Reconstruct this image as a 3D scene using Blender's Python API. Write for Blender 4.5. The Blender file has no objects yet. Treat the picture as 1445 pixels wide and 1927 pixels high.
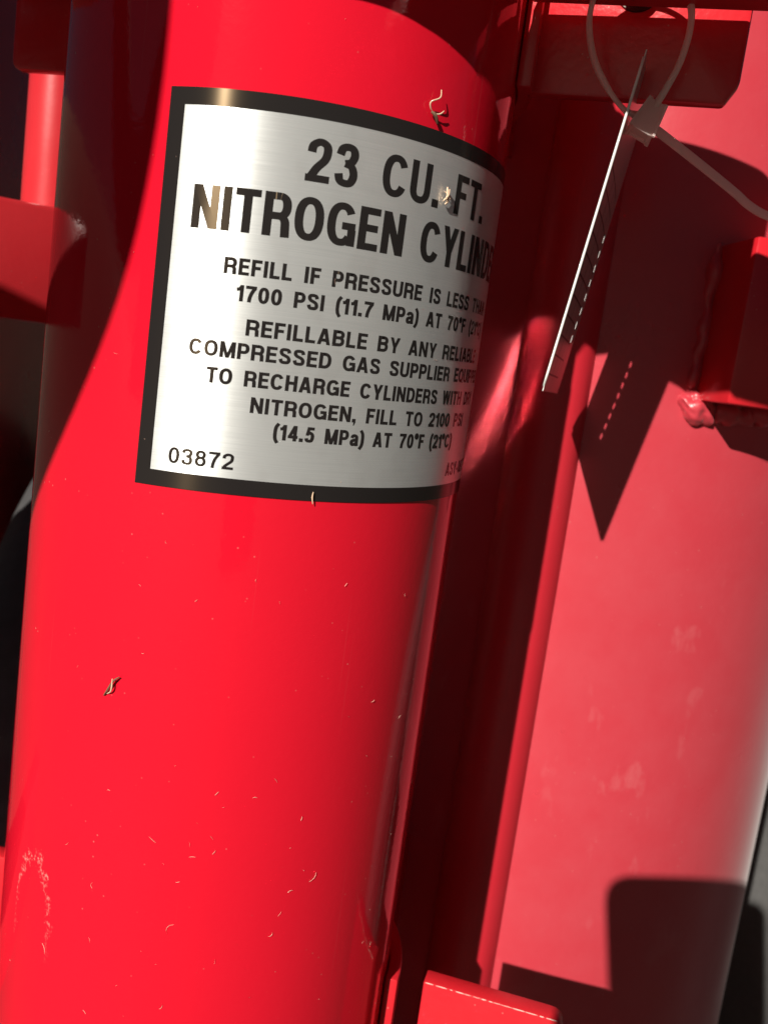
import bpy, bmesh, math, random
from mathutils import Vector, Matrix, noise
random.seed(7)
sc = bpy.context.scene
COL = sc.collection
R = 0.07                                   # nitrogen cylinder radius, its axis is world Z

# ------------------------------------------------------------------ camera
CAM = Vector((0.0, -0.31393, 0.0))
PITCH, YAW, ROLL = 0.150264, 0.147684, 0.134717
FPX, PW, PH = 1718.8, 1445.0, 1927.0
FWD = Vector((math.sin(YAW)*math.cos(PITCH), math.cos(YAW)*math.cos(PITCH), -math.sin(PITCH)))
_r = Vector((math.cos(YAW), -math.sin(YAW), 0)); _u = _r.cross(FWD)
RGT = math.cos(ROLL)*_r + math.sin(ROLL)*_u
UPV = -math.sin(ROLL)*_r + math.cos(ROLL)*_u
cd = bpy.data.cameras.new('camera'); cam = bpy.data.objects.new('camera', cd); COL.objects.link(cam)
cam.matrix_world = Matrix(((RGT.x, UPV.x, -FWD.x, CAM.x), (RGT.y, UPV.y, -FWD.y, CAM.y), (RGT.z, UPV.z, -FWD.z, CAM.z), (0, 0, 0, 1)))
cd.sensor_fit = 'HORIZONTAL'; cd.sensor_width = 36.0; cd.lens = FPX/PW*36.0
cd.clip_start = 0.005; cd.clip_end = 500
cd.dof.use_dof = True; cd.dof.focus_distance = 0.262; cd.dof.aperture_fstop = 22.0
sc.camera = cam

# ------------------------------------------------------------------ light
PHI, EL = math.radians(35), math.radians(28)
SUN = Vector((-math.sin(PHI)*math.cos(EL), -math.cos(PHI)*math.cos(EL), math.sin(EL)))   # towards the sun
world = bpy.data.worlds.new('World'); sc.world = world; world.use_nodes = True
wn = world.node_tree.nodes; bg = wn['Background']; sky = wn.new('ShaderNodeTexSky'); sky.sky_type = 'NISHITA'
sky.sun_disc = False; sky.sun_elevation = EL; sky.sun_rotation = math.atan2(SUN.x, SUN.y)
sky.dust_density = 0.6
world.node_tree.links.new(sky.outputs[0], bg.inputs[0]); bg.inputs[1].default_value = 0.008
sl = bpy.data.lights.new('sun', 'SUN'); sl.energy = 5.0; sl.angle = math.radians(0.53); sl.color = (1.0, 0.93, 0.83)
so = bpy.data.objects.new('sun', sl); COL.objects.link(so); so.rotation_euler = (-SUN).to_track_quat('-Z', 'Y').to_euler()
so.location = SUN*5
sc.view_settings.view_transform = 'Standard'; sc.view_settings.look = 'None'
sc.view_settings.exposure = 0.30; sc.view_settings.gamma = 1.0
sc.render.engine = 'CYCLES'
cy = sc.cycles
cy.caustics_reflective = True; cy.blur_glossy = 0.05; cy.sample_clamp_indirect = 0.0; cy.max_bounces = 10; cy.diffuse_bounces = 5; cy.glossy_bounces = 6
cy.use_denoising = True

# ------------------------------------------------------------------ helpers
def ray(x, y):
    return (FWD + (x-PW/2)/FPX*RGT - (y-PH/2)/FPX*UPV).normalized()
def at_y(x, y, Y):
    d = ray(x, y); return CAM + d*((Y-CAM.y)/d.y)
EAR_N = Vector((0.405, 1, 0)).normalized(); EAR_E = Vector((EAR_N.y, -EAR_N.x, 0)); EAR_D = 0.0065/math.hypot(0.405, 1)
def ear_pt(t, off, z):                     # point on the clamp's ear plane: t along, off towards the camera
    return EAR_E*t + EAR_N*(EAR_D-off) + Vector((0, 0, z))
def at_ear(x, y, off=0.0):
    d = ray(x, y); k = (EAR_D-off-CAM.dot(EAR_N))/d.dot(EAR_N); return CAM + d*k

def link(o, parent=None):
    COL.objects.link(o)
    if parent is not None: o.parent = parent
    return o
def mesh_obj(name, verts, faces, mat, parent=None, smooth=False, uvs=None):
    me = bpy.data.meshes.new(name); me.from_pydata([tuple(v) for v in verts], [], faces); me.update()
    me.materials.append(mat)
    if smooth:
        for p in me.polygons: p.use_smooth = True
    if uvs is not None:
        l = me.uv_layers.new(name='UVMap')
        for lp in me.loops: l.data[lp.index].uv = uvs[lp.vertex_index]
    return link(bpy.data.objects.new(name, me), parent)
def bm_obj(name, bm, mat, parent=None, smooth=False):
    bmesh.ops.recalc_face_normals(bm, faces=bm.faces[:])
    me = bpy.data.meshes.new(name); bm.to_mesh(me); bm.free(); me.materials.append(mat)
    if smooth:
        for p in me.polygons: p.use_smooth = True
    return link(bpy.data.objects.new(name, me), parent)
def sharp(o, deg=35):
    me = o.data
    bm = bmesh.new(); bm.from_mesh(me)
    for e in bm.edges:
        e.smooth = not (len(e.link_faces) == 2 and e.calc_face_angle(0) > math.radians(deg))
    for f in bm.faces: f.smooth = True
    bm.to_mesh(me); bm.free()
def thing(name, label, cat, loc=(0, 0, 0), group=None):
    o = bpy.data.objects.new(name, None); link(o); o.location = loc; o.empty_display_size = .02
    o['label'] = label; o['category'] = cat
    if group: o['group'] = group
    return o
def tag(o, label, cat=None, kind=None, group=None):
    o['label'] = label
    if cat: o['category'] = cat
    if kind: o['kind'] = kind
    if group: o['group'] = group
    return o
def prism(name, poly, axis, h, mat, parent=None, bevel=0.0008, seg=2):
    """extrude a closed polygon of world points along axis*h, bevel its edges"""
    bm = bmesh.new(); a = [bm.verts.new(p) for p in poly]; b = [bm.verts.new(Vector(p)+Vector(axis)*h) for p in poly]
    n = len(poly); bm.faces.new(a); bm.faces.new(b[::-1])
    for i in range(n): bm.faces.new((a[i], b[i], b[(i+1) % n], a[(i+1) % n]))
    bmesh.ops.recalc_face_normals(bm, faces=bm.faces[:])
    if bevel:
        ed = [e for e in bm.edges if len(e.link_faces) == 2 and e.calc_face_angle(0) > .5]
        bmesh.ops.bevel(bm, geom=ed, offset=bevel, segments=seg, affect='EDGES', profile=.5)
    o = bm_obj(name, bm, mat, parent); sharp(o, 40); return o
def round_poly(pts, rad, n=5):
    out = []; m = len(pts)
    for i in range(m):
        p, q, s = Vector(pts[i-1]), Vector(pts[i]), Vector(pts[(i+1) % m])
        r_ = rad[i] if isinstance(rad, (list, tuple)) else rad
        if r_ <= 0: out.append(q); continue
        a, b = (p-q).normalized()*r_, (s-q).normalized()*r_
        for k in range(n+1):
            t = k/n; out.append(q + a*(1-t)**2 + b*t**2)
    return out
def lathe(name, prof, mat, parent=None, seg=128, axis='Z', loc=(0, 0, 0), uv=False):
    vs, fs, uvs = [], [], []; n = len(prof)
    for i in range(seg):
        a = 2*math.pi*i/seg - math.pi
        for (r_, z) in prof:
            s, c = math.sin(a)*r_, -math.cos(a)*r_
            vs.append((s, c, z) if axis == 'Z' else (z, s, c))
    for i in range(seg):
        j = (i+1) % seg
        for k in range(n-1): fs.append((i*n+k, j*n+k, j*n+k+1, i*n+k+1))
    o = mesh_obj(name, vs, fs, mat, parent, True); o.location = loc
    sharp(o, 40); return o
def sweep(name, pts, radii, mat, parent=None, seg=12, close=False, flat=None):
    """tube along pts; flat=(wx, wy, side vector) makes a strap"""
    pts = [Vector(p) for p in pts]; n = len(pts); vs, fs = [], []
    up = None
    for i, p in enumerate(pts):
        t = (pts[(i+1) % n if close else min(i+1, n-1)] - pts[(i-1) % n if close else max(i-1, 0)]).normalized()
        if flat: s = (flat[2] - t*flat[2].dot(t)).normalized()
        else:
            if up is None: up = Vector((0, 0, 1)) if abs(t.z) < .9 else Vector((1, 0, 0))
            s = (up - t*up.dot(t)).normalized(); up = s
        b = t.cross(s)
        r_ = radii[i] if isinstance(radii, (list, tuple)) else radii
        for k in range(seg):
            a = 2*math.pi*k/seg
            if flat:
                ca, sa = math.cos(a), math.sin(a)
                ca = math.copysign(abs(ca)**.4, ca); sa = math.copysign(abs(sa)**.4, sa)
                vs.append(p + s*ca*flat[0]/2 + b*sa*flat[1]/2)
            else: vs.append(p + s*math.cos(a)*r_ + b*math.sin(a)*r_)
    for i in range(n if close else n-1):
        j = (i+1) % n
        for k in range(seg): fs.append((i*seg+k, i*seg+(k+1) % seg, j*seg+(k+1) % seg, j*seg+k))
    if not close: fs += [tuple(range(seg))[::-1], tuple((n-1)*seg+k for k in range(seg))]
    return mesh_obj(name, vs, fs, mat, parent, True)
def catmull(pts, n=8, close=False):
    P = [Vector(p) for p in pts]; out = []; m = len(P)
    for i in range(m if close else m-1):
        g = (lambda k: P[k % m]) if close else (lambda k: P[max(0, min(m-1, k))])
        a, b, c, d = g(i-1), g(i), g(i+1), g(i+2)
        for k in range(n):
            t = k/n; out.append(.5*((2*b)+(c-a)*t+(2*a-5*b+4*c-d)*t*t+(3*b-a-3*c+d)*t**3))
    if not close: out.append(P[-1])
    return out

# ------------------------------------------------------------------ materials
def newmat(name):
    m = bpy.data.materials.new(name); m.use_nodes = True; nt = m.node_tree
    return m, nt, nt.nodes['Principled BSDF']
def N(nt, t, **kw):
    n = nt.nodes.new(t)
    for k, v in kw.items():
        if k.startswith('i_'):
            key = k[2:]; n.inputs[int(key) if key.isdigit() else key].default_value = v
        else: setattr(n, k, v)
    return n
def ramp(nt, src, stops):
    r_ = nt.nodes.new('ShaderNodeValToRGB'); e = r_.color_ramp.elements
    while len(e) < len(stops): e.new(.5)
    for q, (p, c) in zip(e, stops): q.position = p; q.color = (c, c, c, 1) if not isinstance(c, tuple) else c
    nt.links.new(src, r_.inputs[0]); return r_.outputs[0]
def mixc(nt, fac, a, b):
    m = N(nt, 'ShaderNodeMix', data_type='RGBA')
    for s, v in ((0, fac), (6, a), (7, b)):
        if hasattr(v, 'is_linked'): nt.links.new(v, m.inputs[s])
        else: m.inputs[s].default_value = v
    return m.outputs[2]
def math_(nt, op, a, b=None):
    m = N(nt, 'ShaderNodeMath', operation=op)
    for s, v in ((0, a), (1, b)):
        if v is None: continue
        if hasattr(v, 'is_linked'): nt.links.new(v, m.inputs[s])
        else: m.inputs[s].default_value = v
    return m.outputs[0]
def paint(name, col, rough=.2, dust=.0, dustcol=(.55, .35, .33, 1), peel=.00010, coat=.0, speck=.0, scale=1.0, smudge=0.0, sheen=0.0):
    m, nt, p = newmat(name); L = nt.links
    tc = N(nt, 'ShaderNodeTexCoord'); o = tc.outputs['Object']
    big = N(nt, 'ShaderNodeTexNoise', i_Scale=14*scale, i_Detail=5.0); L.new(o, big.inputs['Vector'])
    fine = N(nt, 'ShaderNodeTexNoise', i_Scale=420*scale, i_Detail=3.0); L.new(o, fine.inputs['Vector'])
    base = mixc(nt, ramp(nt, big.outputs[0], [(.3, 0.0), (.75, .25)]), (*col, 1), (col[0]*.86, col[1]*.8, col[2]*.8, 1))
    if dust:
        sm = N(nt, 'ShaderNodeTexNoise', i_Scale=45*scale, i_Detail=6.0, i_Roughness=.65); L.new(o, sm.inputs['Vector'])
        base = mixc(nt, ramp(nt, sm.outputs[0], [(.38, dust*.72), (.72, dust)]), base, dustcol)
    if speck:
        vo = N(nt, 'ShaderNodeTexVoronoi', i_Scale=260*scale); L.new(o, vo.inputs['Vector'])
        big2 = N(nt, 'ShaderNodeTexNoise', i_Scale=60*scale); L.new(o, big2.inputs['Vector'])
        k = math_(nt, 'MULTIPLY', ramp(nt, vo.outputs['Distance'], [(.0, 1.0), (.09, 0.0)]), ramp(nt, big2.outputs[0], [(.52, 0.0), (.62, speck)]))
        base = mixc(nt, k, base, (.7, .5, .42, 1))
    if smudge:                                 # pale dried splashes
        mp = N(nt, 'ShaderNodeMapping'); mp.inputs['Scale'].default_value = (62, 62, 34); L.new(o, mp.inputs['Vector'])
        a1 = N(nt, 'ShaderNodeTexNoise', i_Scale=1.0, i_Detail=4.0, i_Roughness=.55); L.new(mp.outputs[0], a1.inputs['Vector'])
        a2 = N(nt, 'ShaderNodeTexNoise', i_Scale=9.0, i_Detail=2.0); L.new(o, a2.inputs['Vector'])
        zz0 = N(nt, 'ShaderNodeSeparateXYZ'); L.new(o, zz0.inputs[0])
        kk = math_(nt, 'MULTIPLY', ramp(nt, a1.outputs[0], [(.60, 0.0), (.66, 1.0)]), ramp(nt, a2.outputs[0], [(.42, 0.0), (.6, smudge)]))
        kk = math_(nt, 'MULTIPLY', kk, math_(nt, 'LESS_THAN', zz0.outputs[2], -.07))
        base = mixc(nt, kk, base, (.72, .36, .36, 1))
    p.inputs['Sheen Weight'].default_value = sheen; p.inputs['Sheen Roughness'].default_value = .35
    L.new(base, p.inputs['Base Color'])
    rr = ramp(nt, big.outputs[0], [(.3, rough*.8), (.75, min(1, rough*1.35))]); L.new(rr, p.inputs['Roughness'])
    p.inputs['Coat Weight'].default_value = coat; p.inputs['Coat Roughness'].default_value = .04
    bp = N(nt, 'ShaderNodeBump', i_Strength=.35, i_Distance=peel); L.new(fine.outputs[0], bp.inputs['Height']); L.new(bp.outputs[0], p.inputs['Normal'])
    return m
RED = (.70, .008, .026)
M_red = paint('red_gloss_paint', RED, .07, speck=.3)
M_red_pipe = paint('red_pipe_paint', (.60, .012, .028), .45, dust=.06, dustcol=(.60, .20, .22, 1), speck=.3)
M_red_clamp = paint('red_clamp_paint', (.62, .007, .018), .22, dust=.04, peel=.0003, speck=.6)
M_red_tank = paint('red_weathered_paint', (.50, .013, .030), .33, dust=.18, dustcol=(.62, .24, .27, 1), peel=.0002, speck=.5, smudge=.10, sheen=.25)
M_red_frame = paint('red_frame_paint', (.55, .008, .018), .3, dust=.06, speck=.4)

def plain(name, col, rough, metal=0.0, noise_s=200, var=.2, bump=0.0):
    m, nt, p = newmat(name); L = nt.links
    tc = N(nt, 'ShaderNodeTexCoord'); nz = N(nt, 'ShaderNodeTexNoise', i_Scale=noise_s, i_Detail=5.0); L.new(tc.outputs['Object'], nz.inputs['Vector'])
    L.new(mixc(nt, nz.outputs[0], tuple(c*(1-var) for c in col)+(1,), tuple(min(1, c*(1+var)) for c in col)+(1,)), p.inputs['Base Color'])
    p.inputs['Roughness'].default_value = rough; p.inputs['Metallic'].default_value = metal
    if bump:
        b = N(nt, 'ShaderNodeBump', i_Strength=.6, i_Distance=bump); L.new(nz.outputs[0], b.inputs['Height']); L.new(b.outputs[0], p.inputs['Normal'])
    return m
M_tyre = plain('tyre_rubber', (.06, .06, .063), .75, 0, 90, .35, .001)
M_hose = plain('hose_rubber', (.02, .02, .02), .5, 0, 120, .3, .0005)
M_steel = plain('bolt_steel', (.10, .095, .085), .4, 1.0, 300, .3)
M_phone = plain('phone_black', (.015, .015, .016), .3)
M_hub = plain('hub_grey', (.25, .25, .25), .5, .6)
M_line = plain('printed_black', (.02, .018, .018), .35)
M_fibre = plain('dry_fibre', (.72, .52, .36), .8, 0, 900, .3)
M_chip = plain('worn_paint_edge', (.85, .55, .48), .5, 0, 900, .2)
M_leaf = plain('dry_leaf', (.16, .09, .05), .8, 0, 900, .4)
M_lint = plain('pale_lint', (.80, .52, .42), .8, 0, 900, .1)

def nylon():
    m, nt, p = newmat('white_nylon'); L = nt.links
    p.inputs['Base Color'].default_value = (.95, .82, .79, 1); p.inputs['Roughness'].default_value = .38
    p.inputs['Transmission Weight'].default_value = .1
    tl_ = N(nt, 'ShaderNodeBsdfTranslucent'); tl_.inputs[0].default_value = (.95, .86, .82, 1); mx = N(nt, 'ShaderNodeMixShader', i_0=.5)
    L.new(p.outputs[0], mx.inputs[1]); L.new(tl_.outputs[0], mx.inputs[2]); L.new(mx.outputs[0], nt.nodes['Material Output'].inputs[0])
    return m
M_nylon = nylon()

def brushed():
    m, nt, p = newmat('brushed_aluminium'); L = nt.links
    uv = N(nt, 'ShaderNodeUVMap'); mp = N(nt, 'ShaderNodeMapping'); mp.inputs['Scale'].default_value = (30, 3600, 1); L.new(uv.outputs[0], mp.inputs['Vector'])
    nz = N(nt, 'ShaderNodeTexNoise', i_Scale=1.0, i_Detail=4.0, i_Roughness=.7); L.new(mp.outputs[0], nz.inputs['Vector'])
    mp2 = N(nt, 'ShaderNodeMapping'); mp2.inputs['Scale'].default_value = (90, 60, 1); L.new(uv.outputs[0], mp2.inputs['Vector'])
    cl = N(nt, 'ShaderNodeTexNoise', i_Scale=1.0, i_Detail=5.0); L.new(mp2.outputs[0], cl.inputs['Vector'])
    c = mixc(nt, ramp(nt, nz.outputs[0], [(.3, 0.0), (.7, 1.0)]), (.70, .73, .73, 1), (.80, .825, .82, 1))
    c = mixc(nt, ramp(nt, cl.outputs[0], [(.5, 0.0), (.75, .25)]), c, (.50, .48, .46, 1))
    L.new(c, p.inputs['Base Color']); p.inputs['Metallic'].default_value = .62
    L.new(ramp(nt, nz.outputs[0], [(.3, .40), (.7, .46)]), p.inputs['Roughness'])
    p.inputs['Anisotropic'].default_value = .8
    tg = N(nt, 'ShaderNodeTangent', direction_type='RADIAL', axis='Z'); L.new(tg.outputs[0], p.inputs['Tangent'])
    p.inputs['Anisotropic Rotation'].default_value = .25
    return m
M_alu = brushed()
def ink():
    m, nt, p = newmat('black_ink'); L = nt.links
    p.inputs['Base Color'].default_value = (.018, .016, .016, 1); p.inputs['Roughness'].default_value = .24
    p.inputs['Specular IOR Level'].default_value = .28; p.inputs['Specular Tint'].default_value = (1, .72, .42, 1)
    p.inputs['Anisotropic'].default_value = .9
    tg = N(nt, 'ShaderNodeTangent', direction_type='RADIAL', axis='Z'); L.new(tg.outputs[0], p.inputs['Tangent']); p.inputs['Anisotropic Rotation'].default_value = .25
    return m
M_ink = ink()
def tagmetal():
    m, nt, p = newmat('tag_metal'); L = nt.links
    p.inputs['Base Color'].default_value = (.66, .64, .62, 1); p.inputs['Metallic'].default_value = .97; p.inputs['Roughness'].default_value = .085
    tc = N(nt, 'ShaderNodeTexCoord'); nz = N(nt, 'ShaderNodeTexNoise', i_Scale=55.0, i_Detail=2.0); L.new(tc.outputs['Object'], nz.inputs['Vector'])
    b = N(nt, 'ShaderNodeBump', i_Strength=.12, i_Distance=.0010); L.new(nz.outputs[0], b.inputs['Height']); L.new(b.outputs[0], p.inputs['Normal'])
    return m
M_tag = tagmetal()
M_tagback = plain('tag_printed_face', (.50, .43, .41), .28, .5, 200, .05)
M_tagedge = plain('tag_cut_edge', (.9, .88, .85), .5)

def ground_mat(name, a, b, s):
    m, nt, p = newmat(name); L = nt.links
    tc = N(nt, 'ShaderNodeTexCoord'); n1 = N(nt, 'ShaderNodeTexNoise', i_Scale=s, i_Detail=8.0, i_Roughness=.7); L.new(tc.outputs['Object'], n1.inputs['Vector'])
    n2 = N(nt, 'ShaderNodeTexNoise', i_Scale=s*12, i_Detail=6.0); L.new(tc.outputs['Object'], n2.inputs['Vector'])
    L.new(mixc(nt, ramp(nt, n1.outputs[0], [(.35, 0.0), (.65, 1.0)]), (*a, 1), (*b, 1)), p.inputs['Base Color']); p.inputs['Roughness'].default_value = .95
    bp = N(nt, 'ShaderNodeBump', i_Strength=.7, i_Distance=.02); L.new(n2.outputs[0], bp.inputs['Height']); L.new(bp.outputs[0], p.inputs['Normal'])
    return m
M_ground = ground_mat('bare_ground', (.045, .033, .024), (.072, .053, .038), 3.0)

# ------------------------------------------------------------------ ground
GZ = -0.72
def ground():
    n, S = 80, 120.0; vs, fs = [], []
    for j in range(n+1):
        for i in range(n+1):
            x = ((i/n)*2-1); y = ((j/n)*2-1); x = math.copysign(abs(x)**2.2, x)*S; y = math.copysign(abs(y)**2.2, y)*S
            d = math.hypot(x, y); z = GZ + .04*noise.noise(Vector((x*.4, y*.4, 0)))*min(1, d/4)
            k = max(0, min(1, (d-7)/10)); az = math.atan2(x, y)
            z += k*k*(3-2*k)*4.5*max(0, math.cos(az+.35))**.5      # unseen bank, added for its brown reflection in the cylinder
            vs.append((x, y, z))
    for j in range(n):
        for i in range(n): a = j*(n+1)+i; fs.append((a, a+1, a+n+2, a+n+1))
    o = mesh_obj('ground', vs, fs, M_ground, None, True); o['kind'] = 'structure'; o['label'] = 'brown bare ground rising to an unseen bank added for its reflection'
ground()

# ------------------------------------------------------------------ agent tank (behind, right)
TC, TR = Vector((.1824, .1881, 0)), .13
tank = thing('agent_tank', 'large weathered red tank standing behind the labelled cylinder', 'tank', (TC.x, TC.y, GZ))
def lz(o, p):                              # keep world placement of a part built in world coordinates
    o.location = Vector(o.location) - Vector(p.location); return o
prof = [(0, -.02)] + [(TR*math.sin(a), .0+(-.03*math.cos(a))) for a in [math.pi/2*k/10 for k in range(1, 11)]]
prof = [(.0005, GZ+.02), (TR*.75, GZ+.02), (TR*.97, GZ+.05), (TR, GZ+.09)]
zz = GZ+.09
while zz < .42: zz += .04; prof.append((TR, zz))
top = zz
prof += [(TR*math.cos(a), top+.07*math.sin(a)) for a in [math.pi/2*k/12 for k in range(1, 12)]] + [(.0005, top+.0702)]
lz(lathe('shell', prof, M_red_tank, tank, 192, loc=(TC.x, TC.y, 0)), tank)
pipe = lz(sweep('pipe', [(.1245, .0755, GZ+.03+.02*k) for k in range(57)], .0165, M_red_pipe, tank, 24), tank)
# welded lug with its rippled weld
lugo = (.046)
def tank_y(x): return TC.y - math.sqrt(max(0, TR*TR-(x-TC.x)**2))
lug_poly = []
zb_, zt_ = .006, .071
xs = [.1815+.008*k for k in range(11)]
plan = [Vector((x, .030+.5*max(0, x-.215), zb_)) for x in xs] + [Vector((x, tank_y(x)+.004, zb_)) for x in xs[::-1]]
lug = lz(prism('mounting_lug', plan, (0, 0, 1), zt_-zb_, M_red_clamp, tank, .0012), tank)
def weld(name, path, rad, parent):
    pts = catmull(path, 12); rr, out = [], []
    for i, p in enumerate(pts):
        rr.append(rad*(.80+.08*math.sin(i*.9)+.6*noise.noise(p*150))*min(1, .25+i*.11))
        out.append(p + Vector((noise.noise(p*120), noise.noise(p*140+Vector((5, 0, 0))), noise.noise(p*110+Vector((0, 9, 0)))))*rad*.5)
    return sweep(name, out, rr, M_red_tank, parent, 16)
weld('weld_bead', [(.186, tank_y(.186)+.001, .0035), (.192, tank_y(.192)+.0005, .002), (.2, tank_y(.2)+.0005, .0025), (.215, tank_y(.215), .003), (.235, tank_y(.235), .003), (.25, tank_y(.25), .004)], .0058, lug)
bm = bmesh.new(); bmesh.ops.create_icosphere(bm, subdivisions=5, radius=1)
for v in bm.verts:
    n_ = v.co.normalized(); q = Vector((n_.x*1.6, n_.y, n_.z*1.4+n_.x*.5))
    k = 1+.30*noise.noise(q*1.1+Vector((3, 1, 7)))+.08*noise.noise(q*2.4)
    v.co = Vector((n_.x*.0088*k, n_.y*.0052*k, n_.z*.0064*k - n_.x*.0022)) + Vector((.1835, tank_y(.1835)-.0002, .0025))
bm_obj('weld_lump', bm, M_red_tank, lug, True)
weld('weld_bead', [(.1795, tank_y(.1795)+.001, z) for z in (.072, .055, .04, .025, .010)], .0040, lug)

# ------------------------------------------------------------------ cart: wheels and frame
fr = thing('hand_cart', 'red welded hand cart with black tyres carrying the tank and cylinder', 'cart', (-.1, .1, GZ))
def wheel(x):
    RW, hw = .325, .05; cz = RW
    prof = []
    for k in range(0, 25):
        a = math.pi*(k/24); cx_ = -math.cos(a); prof.append((RW-.05+.05*math.sin(a)**.62, hw*math.copysign(abs(cx_)**.75, cx_)))
    prof = [(RW-.085, -.036)] + prof + [(RW-.085, .036)]
    t = lathe('wheel', prof, M_tyre, fr, 160, 'X', Vector((x, .37, GZ+cz+.008))-fr.location)
    rim = [(.03, -.03), (.05, -.02), (.2, -.012), (.225, -.034), (RW-.083, -.037), (RW-.083, .037), (.225, .034), (.2, .012), (.05, .02), (.03, .03)]
    lathe('rim', rim, M_hub, t, 96, 'X')
wheel(-.090); wheel(.455)

# ------------------------------------------------------------------ cart frame at the left
def inf(o): o.location = Vector(o.location) - fr.location; return o
inf(sweep('upright', [(-.0985, .118, .006+.03*k) for k in range(15)], .0140, M_red_frame, fr, 28))
def yawbox(name, c, half, yaw, z0, z1, th, mat, parent, bevel=.0015):
    e = Vector((math.cos(yaw), math.sin(yaw), 0)); n = Vector((-e.y, e.x, 0)); c = Vector(c)
    pl = [c-e*half[0], c+e*half[1], c+e*half[1]+n*th, c-e*half[0]+n*th]
    pl = [Vector((p.x, p.y, z0)) for p in pl]
    return prism(name, pl, (0, 0, 1), z1-z0, mat, parent, bevel)
inf(yawbox('cross_plate', (-.104, .076, 0), (.16, .030), math.radians(25), .001, .0478, .034, M_red_frame, fr, .002))
inf(yawbox('lower_cross_plate', (-.098, .06, 0), (.17, .05), math.radians(10), -.30, -.232, .03, M_red_frame, fr, .002))
inf(sweep('axle', [(-.11+.03*k, .37, GZ+.333) for k in range(20)], .012, M_steel, fr, 16))
inf(prism('brace', [Vector((-.070, .100, .006)), Vector((.066, .158, .006)), Vector((.066, .168, .006)), Vector((-.070, .110, .006))], (0, 0, 1), .034, M_red_frame, fr, .001))
inf(prism('brace', [Vector((-.070, .075, -.29)), Vector((.066, .150, -.29)), Vector((.066, .168, -.29)), Vector((-.070, .089, -.29))], (0, 0, 1), .05, M_red_frame, fr, .001))
inf(yawbox('side_plate', (-.176, .25, 0), (0, .75), math.radians(88), GZ+.1, .42, .004, M_red_frame, fr, .001))

# ------------------------------------------------------------------ nitrogen cylinder
cyl = thing('nitrogen_cylinder', 'glossy red gas cylinder with silver nitrogen label, held by clamps', 'gas cylinder', (0, 0, -.40))
def incyl(o): o.location = Vector(o.location) - cyl.location; return o
Z0, Z1 = -.40, .17
prof = [(.0005, Z0+.004), (.045, Z0)] + [(R-.02+.02*math.sin(a), Z0+.02-.02*math.cos(a)) for a in [math.pi/2*k/6 for k in range(1, 7)]]
z = Z0+.02
while z < Z1-.001: z += .01; prof.append((R, z))
zt = z
prof += [(.018+(R-.018)*math.cos(a), zt+.05*math.sin(a)) for a in [math.pi/2*k/14 for k in range(1, 15)]] + [(.018, zt+.075), (.0005, zt+.075)]

def cyl_paint():
    m = M_red.copy(); m.name = 'cylinder_paint'; nt = m.node_tree; L = nt.links; p = nt.nodes['Principled BSDF']
    src = p.inputs['Base Color'].links[0].from_socket; rs = p.inputs['Roughness'].links[0].from_socket
    tc = N(nt, 'ShaderNodeTexCoord'); sx = N(nt, 'ShaderNodeSeparateXYZ'); L.new(tc.outputs['Object'], sx.inputs[0])
    nz = N(nt, 'ShaderNodeTexNoise', i_Scale=160.0, i_Detail=6.0, i_Roughness=.7); L.new(tc.outputs['Object'], nz.inputs['Vector'])
    wob = math_(nt, 'MULTIPLY', math_(nt, 'SUBTRACT', nz.outputs[0], .5), .95)
    ang = math_(nt, 'ARCTAN2', sx.outputs[0], math_(nt, 'MULTIPLY', sx.outputs[1], -1.0))
    s = math_(nt, 'MULTIPLY', ang, R)
    # dried water mark: a tall arch
    du = math_(nt, 'DIVIDE', math_(nt, 'SUBTRACT', s, -.0588), .0098)
    dv = math_(nt, 'DIVIDE', math_(nt, 'SUBTRACT', sx.outputs[2], -.1830), .0250)
    rr = math_(nt, 'ADD', math_(nt, 'SQRT', math_(nt, 'ADD', math_(nt, 'MULTIPLY', du, du), math_(nt, 'MULTIPLY', dv, dv))), wob)
    ring = math_(nt, 'SUBTRACT', 1.0, math_(nt, 'MULTIPLY', math_(nt, 'ABSOLUTE', math_(nt, 'SUBTRACT', rr, 1.0)), 9.0))
    ring = math_(nt, 'MAXIMUM', ring, 0.0)
    up = math_(nt, 'MINIMUM', math_(nt, 'MAXIMUM', math_(nt, 'ADD', math_(nt, 'MULTIPLY', dv, .8), .25), .0), 1.0)
    gr = N(nt, 'ShaderNodeTexNoise', i_Scale=900.0, i_Detail=3.0); L.new(tc.outputs['Object'], gr.inputs['Vector'])
    k = math_(nt, 'MULTIPLY', math_(nt, 'MULTIPLY', ring, up), ramp(nt, gr.outputs[0], [(.45, .0), (.68, .6)]))
    # vertical hair scratches and a faint film of dust
    mp = N(nt, 'ShaderNodeMapping'); mp.inputs['Scale'].default_value = (900, 900, 7); L.new(tc.outputs['Object'], mp.inputs['Vector'])
    sc_ = N(nt, 'ShaderNodeTexNoise', i_Scale=1.0, i_Detail=2.0); L.new(mp.outputs[0], sc_.inputs['Vector'])
    k2 = ramp(nt, sc_.outputs[0], [(.72, 0.0), (.85, .07)])
    k = math_(nt, 'MAXIMUM', k, k2)
    L.new(mixc(nt, k, src, (.80, .52, .46, 1)), p.inputs['Base Color'])
    L.new(math_(nt, 'MAXIMUM', rs, math_(nt, 'MULTIPLY', k, .8)), p.inputs['Roughness'])
    return m
incyl(lathe('body', prof, cyl_paint(), cyl, 256))

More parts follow.
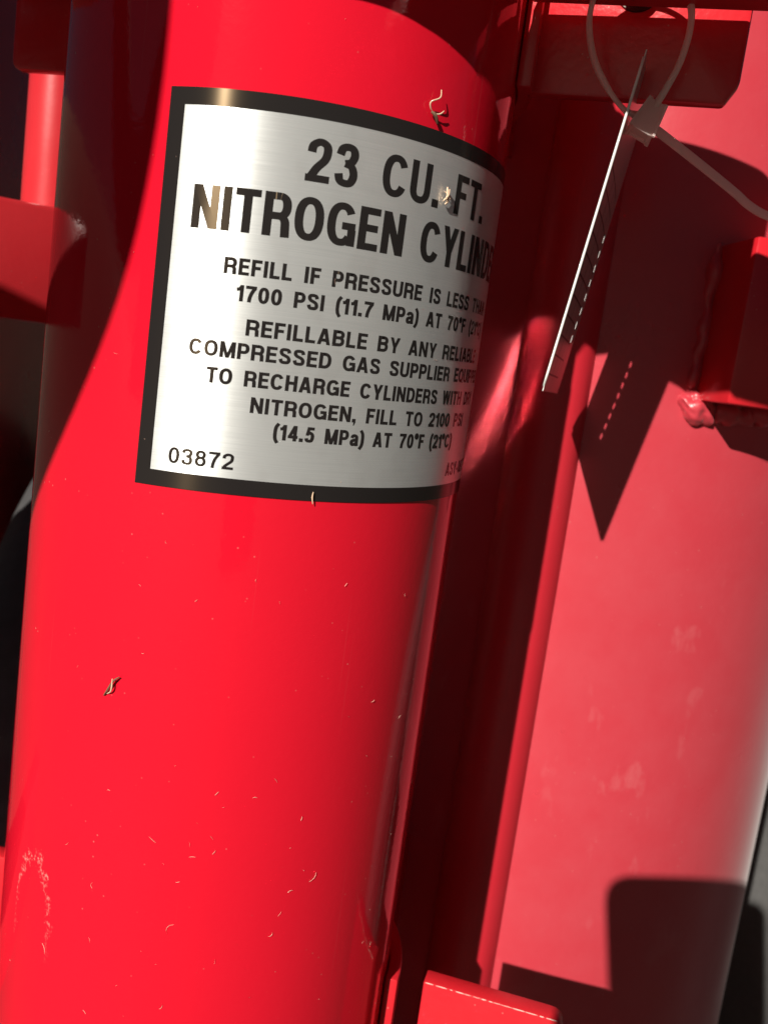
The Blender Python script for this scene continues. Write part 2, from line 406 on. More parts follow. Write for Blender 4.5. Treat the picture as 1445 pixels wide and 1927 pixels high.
# label ------------------------------------------------------------
SK = .022558
S0, S1, LZ0, LZ1 = -.0322, .1052, -.0372, .0648
def on_label(s, z, h):
    a = s/R; rr = R+h; return Vector((rr*math.sin(a), -rr*math.cos(a), z+SK*s))
def sheet(name, s0, s1, z0, z1, h, mat, parent, ns, nz=1):
    vs, fs, uv = [], [], []
    for j in range(nz+1):
        for i in range(ns+1):
            s, z = s0+(s1-s0)*i/ns, z0+(z1-z0)*j/nz; vs.append(on_label(s, z, h)); uv.append((s, z))
    for j in range(nz):
        for i in range(ns): a = j*(ns+1)+i; fs.append((a, a+1, a+ns+2, a+ns+1))
    return mesh_obj(name, vs, fs, mat, parent, True, uv)
label = incyl(sheet('label', S0, S1, LZ0, LZ1, .00022, M_alu, cyl, 240, 4))
label['label'] = 'brushed silver label with black border and lettering'
BW = .0043
bv, bf, uvb = [], [], []
for (a, b, c_, d_, n_) in ((S0, S1, LZ1-BW, LZ1, 240), (S0, S1, LZ0, LZ0+BW, 240), (S0, S0+BW, LZ0+BW, LZ1-BW, 10), (S1-BW, S1, LZ0+BW, LZ1-BW, 10)):
    o0 = len(bv)
    for z in (c_, d_):
        for i in range(n_+1): s = a+(b-a)*i/n_; bv.append(on_label(s, z, .00026)); uvb.append((s, z))
    for i in range(n_): bf.append((o0+i, o0+i+1, o0+n_+2+i, o0+n_+1+i))
mesh_obj('border', bv, bf, M_ink, label, True, uvb)

# stroke lettering in a grotesque capital style ----------------------------------
def sup(cx, cy, rx, ry, a0, a1, n=28, e=2.35):
    out = []
    for k in range(n+1):
        a = math.radians(a0+(a1-a0)*k/n); c, s = math.cos(a), math.sin(a)
        out.append((cx+rx*math.copysign(abs(c)**(2/e), c), cy+ry*math.copysign(abs(s)**(2/e), s)))
    return out
def cr2(pts, n=7): return [(p.x, p.y) for p in catmull([Vector((a, b, 0)) for a, b in pts], n)]
GW = dict(N=.63, I=.2, T=.58, R=.63, O=.68, G=.69, E=.53, C=.67, Y=.64, L=.5, D=.63, U=.62, F=.5, P=.58, Q=.68, S=.6, A=.66, M=.77, B=.62, H=.62, W=.92, a=.54)
for ch in '02345789': GW[ch] = .55
GW.update({'1': .36, '.': .2, ',': .2, '(': .27, ')': .27, '°': .3, '-': .34, ' ': .34})
def glyph(ch, w, vx, vy):
    """strokes for one character in a w x 1 box: ('p', points) ribbons and ('q', quad) solids; vx/vy stroke widths"""
    l, r_, b, t = vx/2, w-vx/2, vy/2, 1-vy/2; m = w/2; S = []
    def q(x0, y0, x1, y1): S.append(('q', [(x0, y0), (x1, y0), (x1, y1), (x0, y1)]))
    def stem(x, y0=0, y1=1): q(x-vx/2, y0, x+vx/2, y1)
    def bar(y, x0, x1): q(x0, y-vy/2, x1, y+vy/2)
    def dia(x0, y0, x1, y1, th=vx*1.02): S.append(('q', [(x0-th/2, y0), (x0+th/2, y0), (x1+th/2, y1), (x1-th/2, y1)]))
    def p(pts): S.append(('p', pts))
    if ch == 'I': stem(w/2)
    elif ch == 'L': stem(l); bar(b, vx, w)
    elif ch == 'T': stem(m, 0, 1-vy); bar(t, 0, w)
    elif ch == 'E': stem(l); bar(b, vx, w); bar(t, vx, w); bar(.52, vx, w*.93)
    elif ch == 'F': stem(l); bar(t, vx, w); bar(.5, vx, w*.9)
    elif ch == 'H': stem(l); stem(r_); bar(.52, vx, w-vx)
    elif ch == 'N': stem(l); stem(r_); dia(r_-vx*.02, 0, l+vx*.02, 1, vx*1.08)
    elif ch == 'M': stem(l, 0, 1); stem(r_, 0, 1); dia(m, 0, l+vx*.1, 1, vx*.95); dia(m, 0, r_-vx*.1, 1, vx*.95)
    elif ch == 'A': dia(vx*.5, 0, m-vx*.12, 1); dia(w-vx*.5, 0, m+vx*.12, 1); bar(.28, w*.25, w*.75)
    elif ch == 'Y': stem(m, 0, .44); dia(m-vx*.02, .38, vx*.55, 1); dia(m+vx*.02, .38, w-vx*.55, 1)
    elif ch == 'W':
        for a0, a1 in ((.27, .1), (.27, .5), (.73, .5), (.73, .9)): dia(w*a0, 0, w*a1, 1, vx*.92)
    elif ch in 'O0': p(sup(m, .5, r_-m, t-.5, 90, 450, 44))
    elif ch == 'Q': p(sup(m, .5, r_-m, t-.5, 90, 450, 44)); dia(w*.92, -.04, w*.6, .24, vx*.8)
    elif ch == 'C': p(sup(m, .5, r_-m, t-.5, 30, 330, 40))
    elif ch == 'G': p(sup(m, .5, r_-m, t-.5, 34, 322, 38)); bar(.47, w*.52, w); stem(r_+vx*.08, 0.02, .40); 
    elif ch == 'U': p([(l, 1), (l, .6)] + sup(m, .34, r_-m, .34-b, 180, 360, 24) + [(r_, .6), (r_, 1)])
    elif ch == 'D': stem(l); p([(vx, t), (w*.42, t)] + sup(w*.42, .5, r_-w*.42, t-.5, 90, -90, 26) + [(vx, b)])
    elif ch == 'P': stem(l); c = (t+.44)/2; p([(vx, t), (w*.52, t)] + sup(w*.52, c, r_-w*.52, t-c, 90, -90, 18) + [(vx, .44)])
    elif ch == 'R':
        stem(l); c = (t+.47)/2; p([(vx, t), (w*.55, t)] + sup(w*.55, c, r_-w*.55-.005, t-c, 90, -90, 18) + [(vx, .47)])
        p(cr2([(w*.52, .47), (w*.68, .455), (r_-.03, .36), (r_-.012, .2), (r_, .0)]))
    elif ch == 'B':
        stem(l); c = (t+.53)/2; p([(vx, t), (w*.5, t)] + sup(w*.5, c, r_-w*.5-.02, t-c, 90, -90, 16) + [(vx, .53)])
        c = (.53+b)/2; p([(w*.5, .53)] + sup(w*.52, c, r_-w*.52, .53-c, 90, -90, 16) + [(vx, b)])
    elif ch == 'S':
        p(cr2([(r_-.01, .70), (r_-.07, .86), (m, t), (l+.06, .87), (l+.012, .73), (l+.09, .60), (m, .525), (r_-.08, .44), (r_, .285), (r_-.06, .13), (m, b), (l+.07, .13), (l-.005, .31)], 6))
    elif ch == '1': stem(w-vx/2); p(cr2([(0, .72), (w*.4, .755), (w-vx*.6, .90)]))
    elif ch == '2': p(cr2([(l, .67), (l+.03, .83), (m, t), (r_-.03, .85), (r_, .69), (r_-.05, .52), (m-.02, .34), (l+.08, .20), (l+.02, vy*.55)], 6)); bar(b, .0, w)
    elif ch == '3':
        p(cr2([(l, .72), (l+.05, .87), (m, t), (r_-.06, .87), (r_-.02, .73), (r_-.09, .58), (m-.05, .535)], 6))
        p(cr2([(m-.05, .535), (r_-.07, .48), (r_, .29), (r_-.06, .12), (m, b), (l+.05, .13), (l, .29)], 6))
    elif ch == '4': stem(w*.70); bar(.27, 0, w); dia(vx*.45, .27, w*.68, 1, vx*.95)
    elif ch == '5': bar(t, vx*.6, w*.95); S.append(('q', [(vx*.22, .45), (vx*1.12, .45), (vx*1.5, 1), (vx*.6, 1)])); p(cr2([(l+.01, .50), (m, .62), (r_-.04, .53), (r_, .34), (r_-.06, .14), (m, b), (l+.04, .13), (l, .27)], 6))
    elif ch == '7': bar(t, 0, w); p(cr2([(r_+.01, 1-vy*.7), (m+.06, .6), (m-.05, .28), (m-.08, 0)], 7))
    elif ch == '8': p(sup(m, (t+.54)/2, (r_-m)*.88, (t-.54)/2, 90, 450, 30, 2.1)); p(sup(m, (.54+b)/2, r_-m, (.54-b)/2, 90, 450, 30, 2.1))
    elif ch == '9': p(sup(m, (t+.4)/2, r_-m, (t-.4)/2, 90, 450, 30, 2.1)); p(cr2([(r_, .68), (r_-.01, .35), (m, b), (l+.03, .2)]))
    elif ch == 'a':
        p(cr2([(l+.02, .52), (l+.06, .64), (m, .68), (r_-.06, .63), (r_-.02, .5), (r_-.02, .2), (r_+.02, .0)], 6))
        p(cr2([(r_-.02, .42), (m, .38), (l+.03, .32), (l, .19), (l+.05, .09), (m-.02, b), (r_-.06, .14), (r_-.02, .28)], 6))
    elif ch == '.': q(w/2-vx*.56, 0, w/2+vx*.56, vy*1.2)
    elif ch == ',': q(w/2-vx*.56, 0, w/2+vx*.56, vy*1.2); S.append(('q', [(w/2-vx*.1, -.2), (w/2+vx*.2, -.2), (w/2+vx*.56, 0), (w/2, 0)]))
    elif ch == '(': p(cr2([(w, 1.05), (w*.5, .8), (w*.38, .42), (w*.5, .05), (w, -.2)], 7))
    elif ch == ')': p(cr2([(0, 1.05), (w*.5, .8), (w*.62, .42), (w*.5, .05), (0, -.2)], 7))
    elif ch == '°': p(sup(w/2, .84, w*.5-vx*.3, .13, 90, 450, 22, 2.0))
    elif ch == '-': bar(.38, 0, w)
    return S
def ribbon(pts, vx, vy):
    n = len(pts); L_, R_ = [], []
    closed = math.hypot(pts[0][0]-pts[-1][0], pts[0][1]-pts[-1][1]) < 1e-4
    for i in range(n):
        a = pts[i-1] if i > 0 else (pts[-2] if closed else pts[0]); b = pts[i+1] if i < n-1 else (pts[1] if closed else pts[-1])
        tx, ty = b[0]-a[0], b[1]-a[1]; k = math.hypot(tx, ty) or 1; tx /= k; ty /= k
        nx, ny = -ty, tx
        wx = vx/2*nx; wy = vy/2*ny
        L_.append((pts[i][0]+wx, pts[i][1]+wy)); R_.append((pts[i][0]-wx, pts[i][1]-wy))
    return L_, R_
def lettering(text, s0, s1, z, cap, vx, vy, gap=.10, space=.42):
    """text set between s0 and s1 on the label, baseline z, stroke widths in cap heights"""
    wid = []
    for ch in text: wid.append(space if ch == ' ' else GW[ch])
    total = sum(wid)+gap*(len(text)-1)
    k = (s1-s0)/cap/total                       # horizontal stretch
    vs, fs = [], []; x = 0; lev = 0
    def put(poly, h):
        i0 = len(vs)
        for (a, b) in poly: vs.append(on_label(s0+a*cap, z+b*cap, h))
        return i0
    for ch, w in zip(text, wid):
        W = w*k
        for kind, pts in (glyph(ch, W, vx, vy) if ch != ' ' else []):
            lev = (lev+1) % 5; h = .00026+lev*.000004
            if kind == 'q':
                q = [(x+a, b) for a, b in pts]; nn = max(1, int(abs(q[1][0]-q[0][0])*cap/.0012)); mm = max(1, int(abs(q[2][0]-q[1][0])*cap/.0012))
                g = []
                for j in range(mm+1):
                    for i in range(nn+1):
                        u, v = i/nn, j/mm
                        a = (q[0][0]*(1-u)+q[1][0]*u)*(1-v)+(q[3][0]*(1-u)+q[2][0]*u)*v
                        b = (q[0][1]*(1-u)+q[1][1]*u)*(1-v)+(q[3][1]*(1-u)+q[2][1]*u)*v
                        g.append((a, b))
                i0 = put(g, h)
                for j in range(mm):
                    for i in range(nn): a = i0+j*(nn+1)+i; fs.append((a, a+1, a+nn+2, a+nn+1))
            else:
                L_, R_ = ribbon(pts, vx, vy)
                i0 = put([(x+a, b) for a, b in L_], h); i1 = put([(x+a, b) for a, b in R_], h)
                for i in range(len(pts)-1): fs.append((i0+i, i1+i, i1+i+1, i0+i+1))
        x += W+gap*k
    # outward normals
    o = mesh_obj('lettering', vs, fs, M_ink, label, True)
    bm = bmesh.new(); bm.from_mesh(o.data); bm.normal_update()
    fl = [f for f in bm.faces if f.normal.x*f.calc_center_median().x+f.normal.y*f.calc_center_median().y < 0]
    bmesh.ops.reverse_faces(bm, faces=fl); bm.to_mesh(o.data); bm.free()
    return o
mm = .001
for a in [("23 CU. FT.", 4.5, 68.0, 45.2, 10.7, .205, .165), ("NITROGEN CYLINDER", -23.2, 95.5, 30.5, 10.9, .205, .165, .085, .36),
          ("REFILL IF PRESSURE IS LESS THAN", -13.3, 85.0, 19.9, 4.2, .235, .195), ("1700 PSI (11.7 MPa) AT 70°F (21°C)", -9.4, 85.0, 13.3, 4.15, .235, .195),
          ("REFILLABLE BY ANY RELIABLE", -6.0, 82.0, 4.8, 4.2, .235, .195), ("COMPRESSED GAS SUPPLIER EQUIPPED", -20.3, 91.0, -1.4, 4.15, .235, .195),
          ("TO RECHARGE CYLINDERS WITH DRY", -15.0, 86.0, -8.3, 4.15, .235, .195), ("NITROGEN, FILL TO 2100 PSI", -2.7, 77.0, -15.0, 4.15, .235, .195),
          ("(14.5 MPa) AT 70°F (21°C)", 4.0, 69.3, -21.4, 4.15, .235, .195), ("03872", -23.0, -5.4, -30.6, 4.3, .20, .16, .12), ("ASY-0872", 68.2, 92.0, -30.3, 4.1, .2, .16, .10)]:
    t_, s0, s1, z_, c_ = a[:5]; lettering(t_, s0*mm, s1*mm, z_*mm, c_*mm, *a[5:])

# ------------------------------------------------------------------ clamps holding the cylinder
def plate_on_ear(name, pts, rad, off, th, mat, parent, bevel=.0012):
    poly = round_poly([Vector((a, b, 0)) for a, b in pts], rad)
    return prism(name, [ear_pt(p.x, off, p.y) for p in poly], EAR_N, th, mat, parent, bevel)
def tpar(v): return v.dot(EAR_E)
def half_ring(name, r0, r1, z0, z1, a0, a1, mat, parent, n=40):
    pl = [Vector((r1*math.sin(a), -r1*math.cos(a), z0)) for a in [a0+(a1-a0)*k/n for k in range(n+1)]] + \
         [Vector((r0*math.sin(a), -r0*math.cos(a), z0)) for a in [a1+(a0-a1)*k/n for k in range(n+1)]]
    return prism(name, pl, (0, 0, 1), z1-z0, mat, parent, .0008)
EA = math.atan2(EAR_E.x, -EAR_E.y)          # angle of the ear direction round the cylinder
uc = thing('cylinder_clamp', 'red two-piece clamp round the top of the cylinder with bolted ears', 'clamp', (0, 0, .08))
def inuc(o): o.location = Vector(o.location) - uc.location; return o
ZB, ZT = .0905, .166
tr = tpar(at_ear(1410, 60)); tl = tpar(at_ear(20, 130))
inuc(plate_on_ear('ear', [(.072, ZB), (tr-.0035, ZB), (tr, ZB+.006), (tr, ZT), (.072, ZT)], [0, .0012, .0015, .007, 0], 0, .005, M_red_clamp, uc))
inuc(plate_on_ear('ear', [(-.072, ZB-.002), (-.072, ZT), (tl, ZT), (tl, ZB-.002)], [0, 0, .006, .004], 0, .005, M_red_clamp, uc))
inuc(half_ring('saddle', R+.0004, R+.005, ZB, ZT, EA, EA+math.pi, M_red_clamp, uc))
def standoff(z0, z1, parent):               # web that joins the saddle to the tank
    e = Vector((TC.x, TC.y, 0)).normalized(); n = Vector((-e.y, e.x, 0)); a, b = e*(R+.004), e*(Vector((TC.x, TC.y, 0)).length-TR+.002)
    return prism('standoff', [Vector((p.x, p.y, z0)) for p in (a-n*.004, b-n*.004, b+n*.004, a+n*.004)], (0, 0, 1), z1-z0, M_red_clamp, parent, .0005)
inuc(standoff(ZB+.008, ZT-.008, uc))
# the front half: a flat yoke lying level round the cylinder
yz, yh = .1130, .0062
outer = [(.0660, -.0312), (.090, -.0405), (.1345, -.0583), (.139, -.064), (.142, -.135), (.120, -.145), (.0936, -.136), (.0715, -.131), (.0690, -.1045), (.0600, -.0965), (.0480, -.078), (.0330, -.079), (.0235, -.0885), (.0179, -.0945), (.0130, -.0969), (.0053, -.0996), (-.0052, -.1021), (-.0167, -.1050),
         (-.036, -.099), (-.058, -.086), (-.077, -.069), (-.100, -.045), (-.131, -.010), (-.131, .005), (-.117, .030), (-.111, .0405), (-.066, .0225)]
inner = [(.0706*math.sin(a), -.0706*math.cos(a)) for a in [EA-math.pi+.12+(math.pi-.30)*k/30 for k in range(31)]]
yp = [Vector((a, b, yz)) for a, b in outer] + [Vector((a, b, yz)) for a, b in inner]
inuc(prism('yoke', yp, (0, 0, 1), yh, M_red_clamp, uc, 0))
bc = at_ear(1203, -22)
def bolt(parent, c, k=1.0):
    pr = [(.0003, -.010), (.0042, -.010), (.0048, -.0088), (.0048, -.0075), (.0075, -.0072), (.0080, -.0065), (.0080, -.001), (.0105, -.0008), (.0108, -.0002), (.0108, .0008)]
    o = lathe('bolt', [(a*k, z) for a, z in pr], M_steel, parent, 32)
    m = Vector((0, 0, 1)).rotation_difference(EAR_N).to_matrix().to_4x4(); o.matrix_local = Matrix.Translation(c)@m
    return o
inuc(bolt(uc, bc, .62))
lc = thing('cylinder_clamp', 'red clamp ear near the foot of the cylinder, lit on its edge', 'clamp', (0, 0, -.3))
def inlc(o): o.location = Vector(o.location) - lc.location; return o
LT = -.2105; tr2 = tpar(at_ear(1064, 1907))
inlc(plate_on_ear('ear', [(.0835, LT-.07), (tr2, LT-.07), (tr2, LT), (.0835, LT)], [0, .004, .005, 0], -.0, .0075, M_red_clamp, lc, .0007))
inlc(plate_on_ear('ear', [(-.072, LT-.07), (-.072, LT), (-.105, LT), (-.105, LT-.07)], [0, 0, .005, .004], 0, .0075, M_red_clamp, lc))
inlc(half_ring('saddle', R+.0004, R+.005, LT-.07, LT, EA+.03, EA+math.pi-.03, M_red_clamp, lc))

inlc(standoff(LT-.062, LT-.008, lc))
# paint worn to a pale line along the lit edge of the lower ear
we_v, we_f, rw = [], [], random.Random(5); t = .0842
while t < tr2-.004:
    ln = rw.uniform(.0008, .0042); r_ = rw.uniform(.00008, .0002); i0 = len(we_v)
    for k in range(4):
        c_ = ear_pt(t+ln*k/3, .00005, LT-.00028); rr_ = r_*(.5 if k in (0, 3) else 1)
        for q in range(5): a = 2*math.pi*q/5; we_v.append(c_+EAR_N*math.cos(a)*rr_+Vector((0, 0, math.sin(a)*rr_)))
    for k in range(3):
        for q in range(5): we_f.append((i0+5*k+q, i0+5*k+(q+1) % 5, i0+5*k+5+(q+1) % 5, i0+5*k+5+q))
    t += ln+rw.uniform(.0, .0012)
inlc(mesh_obj('worn_edge', we_v, we_f, M_chip, lc, True))

# ------------------------------------------------------------------ inspection tag
tg = thing('inspection_tag', 'thin metal tag seen nearly edge-on, hanging from the white cable tie', 'tag', (.1, 0, .001))
TN, TU, TV = Vector((.0864, -.0332, .001)), Vector((.0277, .0702, 0)), Vector((.0070, -.0148, .0794))
TH = .0003; TNRM = TU.cross(TV).normalized()         # towards the right
KT = 1.235; HA, HK = .13, 1.02
def tag_pt(a, k, h=0):
    bow = .0012*math.sin(math.pi*a)*math.sin(math.pi*min(1, k/KT))
    return TN + TU*a + TV*k + TNRM*(h+bow) - tg.location
def tag_mesh():
    A = [0, .02, .05]+[HA-.03, HA, HA+.03]+[.22, .3, .38, .46, .54, .6, .625, .640, .672, .69, .74, .82, .9, .95, .98, 1]
    K = [0, .025, .06, .12, .18]
    slots = [.235+.0625*i for i in range(8)]
    for s in slots: K += [s, s+.036]
    K += [.76, .84, .92, HK-.026, HK, HK+.026, 1.1, 1.16, KT-.03, KT]
    A.sort(); K.sort(); vs, fs, mi = [], [], []; na, nk = len(A), len(K)
    hole = set()
    for j in range(nk-1):
        for i in range(na-1):
            ka, kb = K[j], K[j+1]; aa = A[i]
            if abs(aa-.640) < 1e-6 and any(abs(ka-s) < 1e-6 for s in slots): hole.add((i, j))
            if abs((A[i]+A[i+1])/2-HA) < .031 and abs((ka+kb)/2-HK) < .027: hole.add((i, j))
    for (i, j) in [(0, 0), (na-2, 0), (0, nk-2), (na-2, nk-2)]: hole.add((i, j))     # clipped corners
    for h in (-TH/2, TH/2):
        for k in K:
            for a in A: vs.append(tag_pt(a, k, h))
    off = na*nk
    for j in range(nk-1):
        for i in range(na-1):
            if (i, j) in hole: continue
            a = j*na+i; fs.append((a, a+na, a+na+1, a+1)); mi.append(0); fs.append((off+a, off+a+1, off+a+na+1, off+a+na)); mi.append(2)
            for (di, dj, p, q) in ((-1, 0, a+na, a), (1, 0, a+1, a+na+1), (0, -1, a, a+1), (0, 1, a+na+1, a+na)):
                ii, jj = i+di, j+dj
                if not (0 <= ii < na-1 and 0 <= jj < nk-1) or (ii, jj) in hole: fs.append((p, q, q+off, p+off)); mi.append(1)
    o = mesh_obj('plate', vs, fs, M_tag, tg); o.data.materials.append(M_tagedge); o.data.materials.append(M_tagback)
    for p, m_ in zip(o.data.polygons, mi): p.material_index = m_
    bm = bmesh.new(); bm.from_mesh(o.data); bmesh.ops.recalc_face_normals(bm, faces=bm.faces[:]); bm.to_mesh(o.data); bm.free()
    return o
tag_mesh()
sweep('rolled_edge', [tag_pt(0.0, .02+(KT-.05)*k/20) for k in range(21)], .00042, M_tagedge, tg, 10)
gv, gf = [], []
def gline(a0, k0, a1, k1, w):
    n = 8; A0, A1 = Vector((a0*.0755, k0*.0806)), Vector((a1*.0755, k1*.0806)); d_ = (A1-A0).normalized(); pn = Vector((-d_.y, d_.x))*w/2; i0 = len(gv)
    for i in range(n+1):
        p = A0.lerp(A1, i/n)
        for s_ in (-1, 1): q = p+pn*s_; gv.append(tag_pt(q.x/.0755, q.y/.0806, TH/2+.00004))
    for i in range(n): gf.append((i0+2*i, i0+2*i+1, i0+2*i+3, i0+2*i+2))
for i in range(11): gline(.04, .07+.078*i, .62, .07+.078*i, .0006)
for a in (.04, .22, .40, .62): gline(a, .07, a, .85, .0005)
mesh_obj('printed_grid', gv, gf, M_line, tg)

# ------------------------------------------------------------------ cable tie
zt_ = thing('cable_tie', 'translucent white nylon cable tie looped round the clamp bolt with a loose tail', 'cable tie', (.1, -.05, .08))
def inz(o): o.location = Vector(o.location) - zt_.location; return o
hole = TN + TU*HA + TV*HK
def pz(x, y, Y): return at_y(x, y, Y)
loop = [pz(1216, 222, -.0425), pz(1190, 214, -.0435), pz(1172, 203, -.0435), pz(1143, 165, -.045), pz(1119, 115, -.0445), pz(1109, 60, -.0425), pz(1113, 10, -.041), pz(1135, -40, -.042), pz(1205, -70, -.044),
        pz(1275, -45, -.0475), pz(1299, 5, -.049), pz(1298, 55, -.0505), pz(1280, 115, -.0495), pz(1252, 168, -.047), pz(1228, 206, -.0435), pz(1214, 232, -.0420)]
inz(sweep('strap', catmull(loop, 8), 0, M_nylon, zt_, 12, flat=(.0015, .0025, RGT)))
tail = [pz(1216, 232, -.042), pz(1240, 248, -.039), pz(1290, 287, -.035), pz(1345, 331, -.029), pz(1385, 364, -.024), pz(1408, 385, -.022), pz(1440, 404, -.020), pz(1490, 420, -.018)]
inz(sweep('tail', catmull(tail, 8), 0, M_nylon, zt_, 12, flat=(.0027, .0012, (UPV+RGT*.65).normalized())))
hc = pz(1217, 226, -.0425); hx = (RGT*.50+UPV*.86).normalized(); hy = (RGT*.86-UPV*.5).normalized(); hz_ = hx.cross(hy)
bm = bmesh.new(); bmesh.ops.create_cube(bm, size=1)
for v in bm.verts:
    tz = 1.0 if v.co.x < 0 else .72
    v.co = hx*v.co.x*.0082 + hy*v.co.y*.0066*tz + hz_*v.co.z*.0060
bmesh.ops.bevel(bm, geom=bm.edges[:], offset=.0008, segments=2, affect='EDGES')
ho = bm_obj('head', bm, M_nylon, zt_); ho.location = hc; inz(ho); sharp(ho, 50)

# ------------------------------------------------------------------ unseen rubber hose loop towards the sun, shaped to cast the cylinder's soft shadow
SP = Vector((math.cos(PHI), -math.sin(PHI), 0))                   # sideways as the sun sees it
SQ = SP.cross(-SUN).normalized()
if SQ.z < 0: SQ = -SQ
hs = thing('shading_hose', 'coil of black rubber hose hanging in front of the cart', 'hose', tuple(SUN*.42))
cen = [(-.036, .50), (-.038, .25), (-.0375, .10), (-.0365, .02), (-.048, -.022), (-.078, -.050), (-.125, -.062), (-.18, -.088), (-.26, -.130), (-.40, -.09), (-.50, .08), (-.53, .30), (-.48, .55), (-.30, .68), (-.12, .64)]
for j, dd in enumerate((-.029, 0, .029, .058)):
    cc = []
    ring_ = catmull([Vector((a, b, 0)) for a, b in cen], 8, True)
    n_ = len(ring_)
    for i in range(n_):
        t = (ring_[(i+1) % n_]-ring_[i-1]).normalized(); nrm = Vector((t.y, -t.x, 0)); q = ring_[i]+nrm*dd
        cc.append(SP*q.x+SQ*q.y+SUN*(.006*math.sin(i*.13+j)))
    sweep('coil_turn', cc, .0152, M_hose, hs, 14, True)

# unseen flared horn, added below the coil to shade the left tyre
nz_top = SP*-.160+SQ*-.075; nz_dir = Vector((0, 0, -1))
o = lathe('shade_horn', [(.0003, 0), (.018, .0), (.022, -.02), (.030, -.05), (.044, -.10), (.050, -.165), (.047, -.166), (.040, -.10), (.02, -.04), (.0003, -.03)], M_hose, hs, 48)
o.location = nz_top
# ------------------------------------------------------------------ the phone taking the picture (its shadow falls on the tank)
def pc(a, b, d_): return CAM + RGT*a + UPV*b - FWD*d_
pp = round_poly([Vector((-.0712, .0305, 0)), Vector((.006, .0305, 0)), Vector((.006, -.120, 0)), Vector((-.0712, -.120, 0))], .0135, 8)
ph = thing('phone', 'black phone upright in front of the cylinder, shading the tank', 'phone', tuple(pc(-.03, -.12, .006)))
o = prism('phone_body', [pc(p.x, p.y, .004) for p in pp], -FWD, .0075, M_phone, ph, .0012); o.location = -ph.location
o = prism('screen', [pc(p.x*.97-.001, (p.y+.045)*.975-.045, .01152) for p in pp], -FWD, .0002, M_line, ph, 0); o.location = -ph.location

# ------------------------------------------------------------------ debris on the cylinder
def on_cyl(s, z, h=.0): a = s/R; return Vector(((R+h)*math.sin(a), -(R+h)*math.cos(a), z))
def cylpx(x, y):
    d = ray(x, y); a = d.x**2+d.y**2; b = CAM.x*d.x+CAM.y*d.y; c = CAM.x**2+CAM.y**2-R*R; D = b*b-a*c
    if D <= 0: return None
    t = (-b-math.sqrt(D))/a; p = CAM+d*t; return math.atan2(p.x, -p.y)*R, p.z
def strand(name, px, rad, mat, lift=.0003, parent=None):
    pts = []
    for q in px:
        s, z = cylpx(q[0], q[1]); pts.append(on_cyl(s, z, lift+(q[2] if len(q) > 2 else 0)))
    c = catmull(pts, 5); n = len(c)
    return sweep(name, c, [rad*(.45+.55*math.sin(math.pi*min(.97, max(.06, i/(n-1))))) for i in range(n)], mat, parent, 6)
d1 = thing('dry_plant_bit', 'curled dry plant bit stuck just above the label border', 'plant debris', tuple(on_cyl(.0379, .069)))
for nm, px, rr, mt in (('stalk', [(823, 170, .0012), (819, 185, .0016), (805, 192, .001), (806, 204, .0006), (812, 212, .0004)], .00022, M_fibre), ('stalk', [(812, 214, .0004), (822, 215, .0008), (829, 209, .001)], .0002, M_fibre), ('husk', [(808, 210, .0004), (814, 218, .0008), (820, 234, .0003)], .00055, M_leaf)):
    o = strand(nm, px, rr, mt, .0004, d1); o.location = -d1.location
d2 = thing('dry_plant_bit', 'pale dry seed bit stuck to the label beside the capital F', 'plant debris', tuple(on_cyl(.0466, .0487)))
for px, rr in (([(836, 352, .0006), (834, 365, .001), (836, 378, .0006), (832, 384, .0004)], .0004), ([(840, 356, .0006), (834, 368, .0012), (829, 378, .0004)], .0003), ([(831, 360, .0004), (838, 368, .001), (842, 376, .0004)], .0002)):
    o = strand('stalk', px, rr, M_fibre, .0006, d2); o.location = -d2.location
d3 = thing('dry_plant_bit', 'small brown dry husk on the bare red below the label', 'plant debris', tuple(on_cyl(-.0327, -.0967)))
for px, rr, mt in (([(197, 1308), (207, 1296, .0006), (218, 1280, .0008), (228, 1273, .0004)], .00035, M_leaf), ([(203, 1305), (212, 1300, .0006), (216, 1290, .001), (217, 1275, .001)], .00025, M_fibre)):
    o = strand('husk', px, rr, mt, .0004, d3); o.location = -d3.location
d4 = tag(strand('dry_plant_bit', [(588, 925, .0003), (586, 935, .0004), (587, 948, .0003)], .00022, M_fibre, .0005), 'tiny dry stem on the lower label border', 'plant debris')
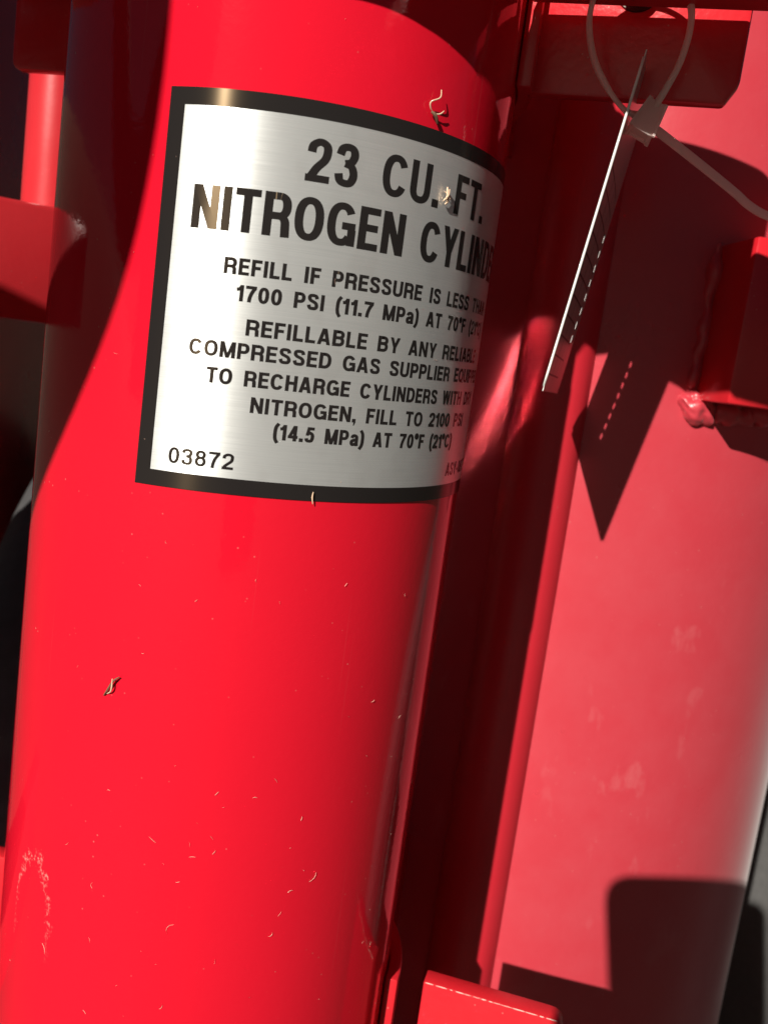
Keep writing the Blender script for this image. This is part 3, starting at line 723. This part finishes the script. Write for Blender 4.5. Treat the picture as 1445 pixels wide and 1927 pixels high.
# uncountable lint and clippings
rnd = random.Random(3); lv, lf = [], []
def add_fibre(s, z, ln, ang, rad, curl):
    n = 5; i0 = len(lv)
    for i in range(n):
        t = i/(n-1)-.5; a = ang+curl*t; ss, zz_ = s+math.cos(a)*ln*t, z+math.sin(a)*ln*t
        w = rad*(1-abs(t)*1.2); 
        lv.append(on_cyl(ss-math.sin(a)*w, zz_+math.cos(a)*w, .0003)); lv.append(on_cyl(ss+math.sin(a)*w, zz_-math.cos(a)*w, .0003)); lv.append(on_cyl(ss, zz_, .0003+rad*1.4))
    for i in range(n-1):
        for k in range(3): a, b = i0+3*i+k, i0+3*i+(k+1) % 3; lf.append((a, b, b+3, a+3))
for (x, y, ln, an) in ((480, 1500, .0012, 0), (287, 1580, .0022, -.6), (362, 1612, .0016, .1), (403, 1604, .0013, 1.0), (335, 1660, .001, .3), (315, 1745, .0035, 1.1), (172, 1665, .0018, 1.6), (590, 1652, .003, .9), (545, 1676, .0015, .3), (85, 1785, .003, -1.1), (510, 1760, .0017, .8), (160, 1904, .0012, -.7), (305, 1895, .0018, 1.2), (408, 1493, .0013, .9), (567, 1540, .0012, 1.4), (205, 1486, .001, .2), (128, 1588, .0015, .8), (270, 1230, .0008, .3), (650, 1100, .001, 1), (700, 1320, .0012, .4), (370, 1130, .0009, .9), (312, 1020, .0008, 2)):
    s, z = cylpx(x, y); add_fibre(s, z, ln*1.15, an, .000055, rnd.uniform(-1.2, 1.2))
for i in range(130):
    s = rnd.uniform(-.075, .09); z = rnd.uniform(-.27, -.03) if rnd.random() < .75 else rnd.uniform(-.03, .09)
    if rnd.random() < .5: z = -.27+abs(rnd.gauss(0, .07))
    add_fibre(s, z, rnd.choice((.00025, .0003, .0004, .0006, .0009, .0016)), rnd.uniform(0, 3.14), rnd.uniform(.00002, .000045), rnd.uniform(-.8, .8))
lint = mesh_obj('lint', lv, lf, M_lint); tag(lint, 'scattered pale lint and grass clippings on the red cylinder', None, 'stuff')
sv, lv, lf = None, [], []
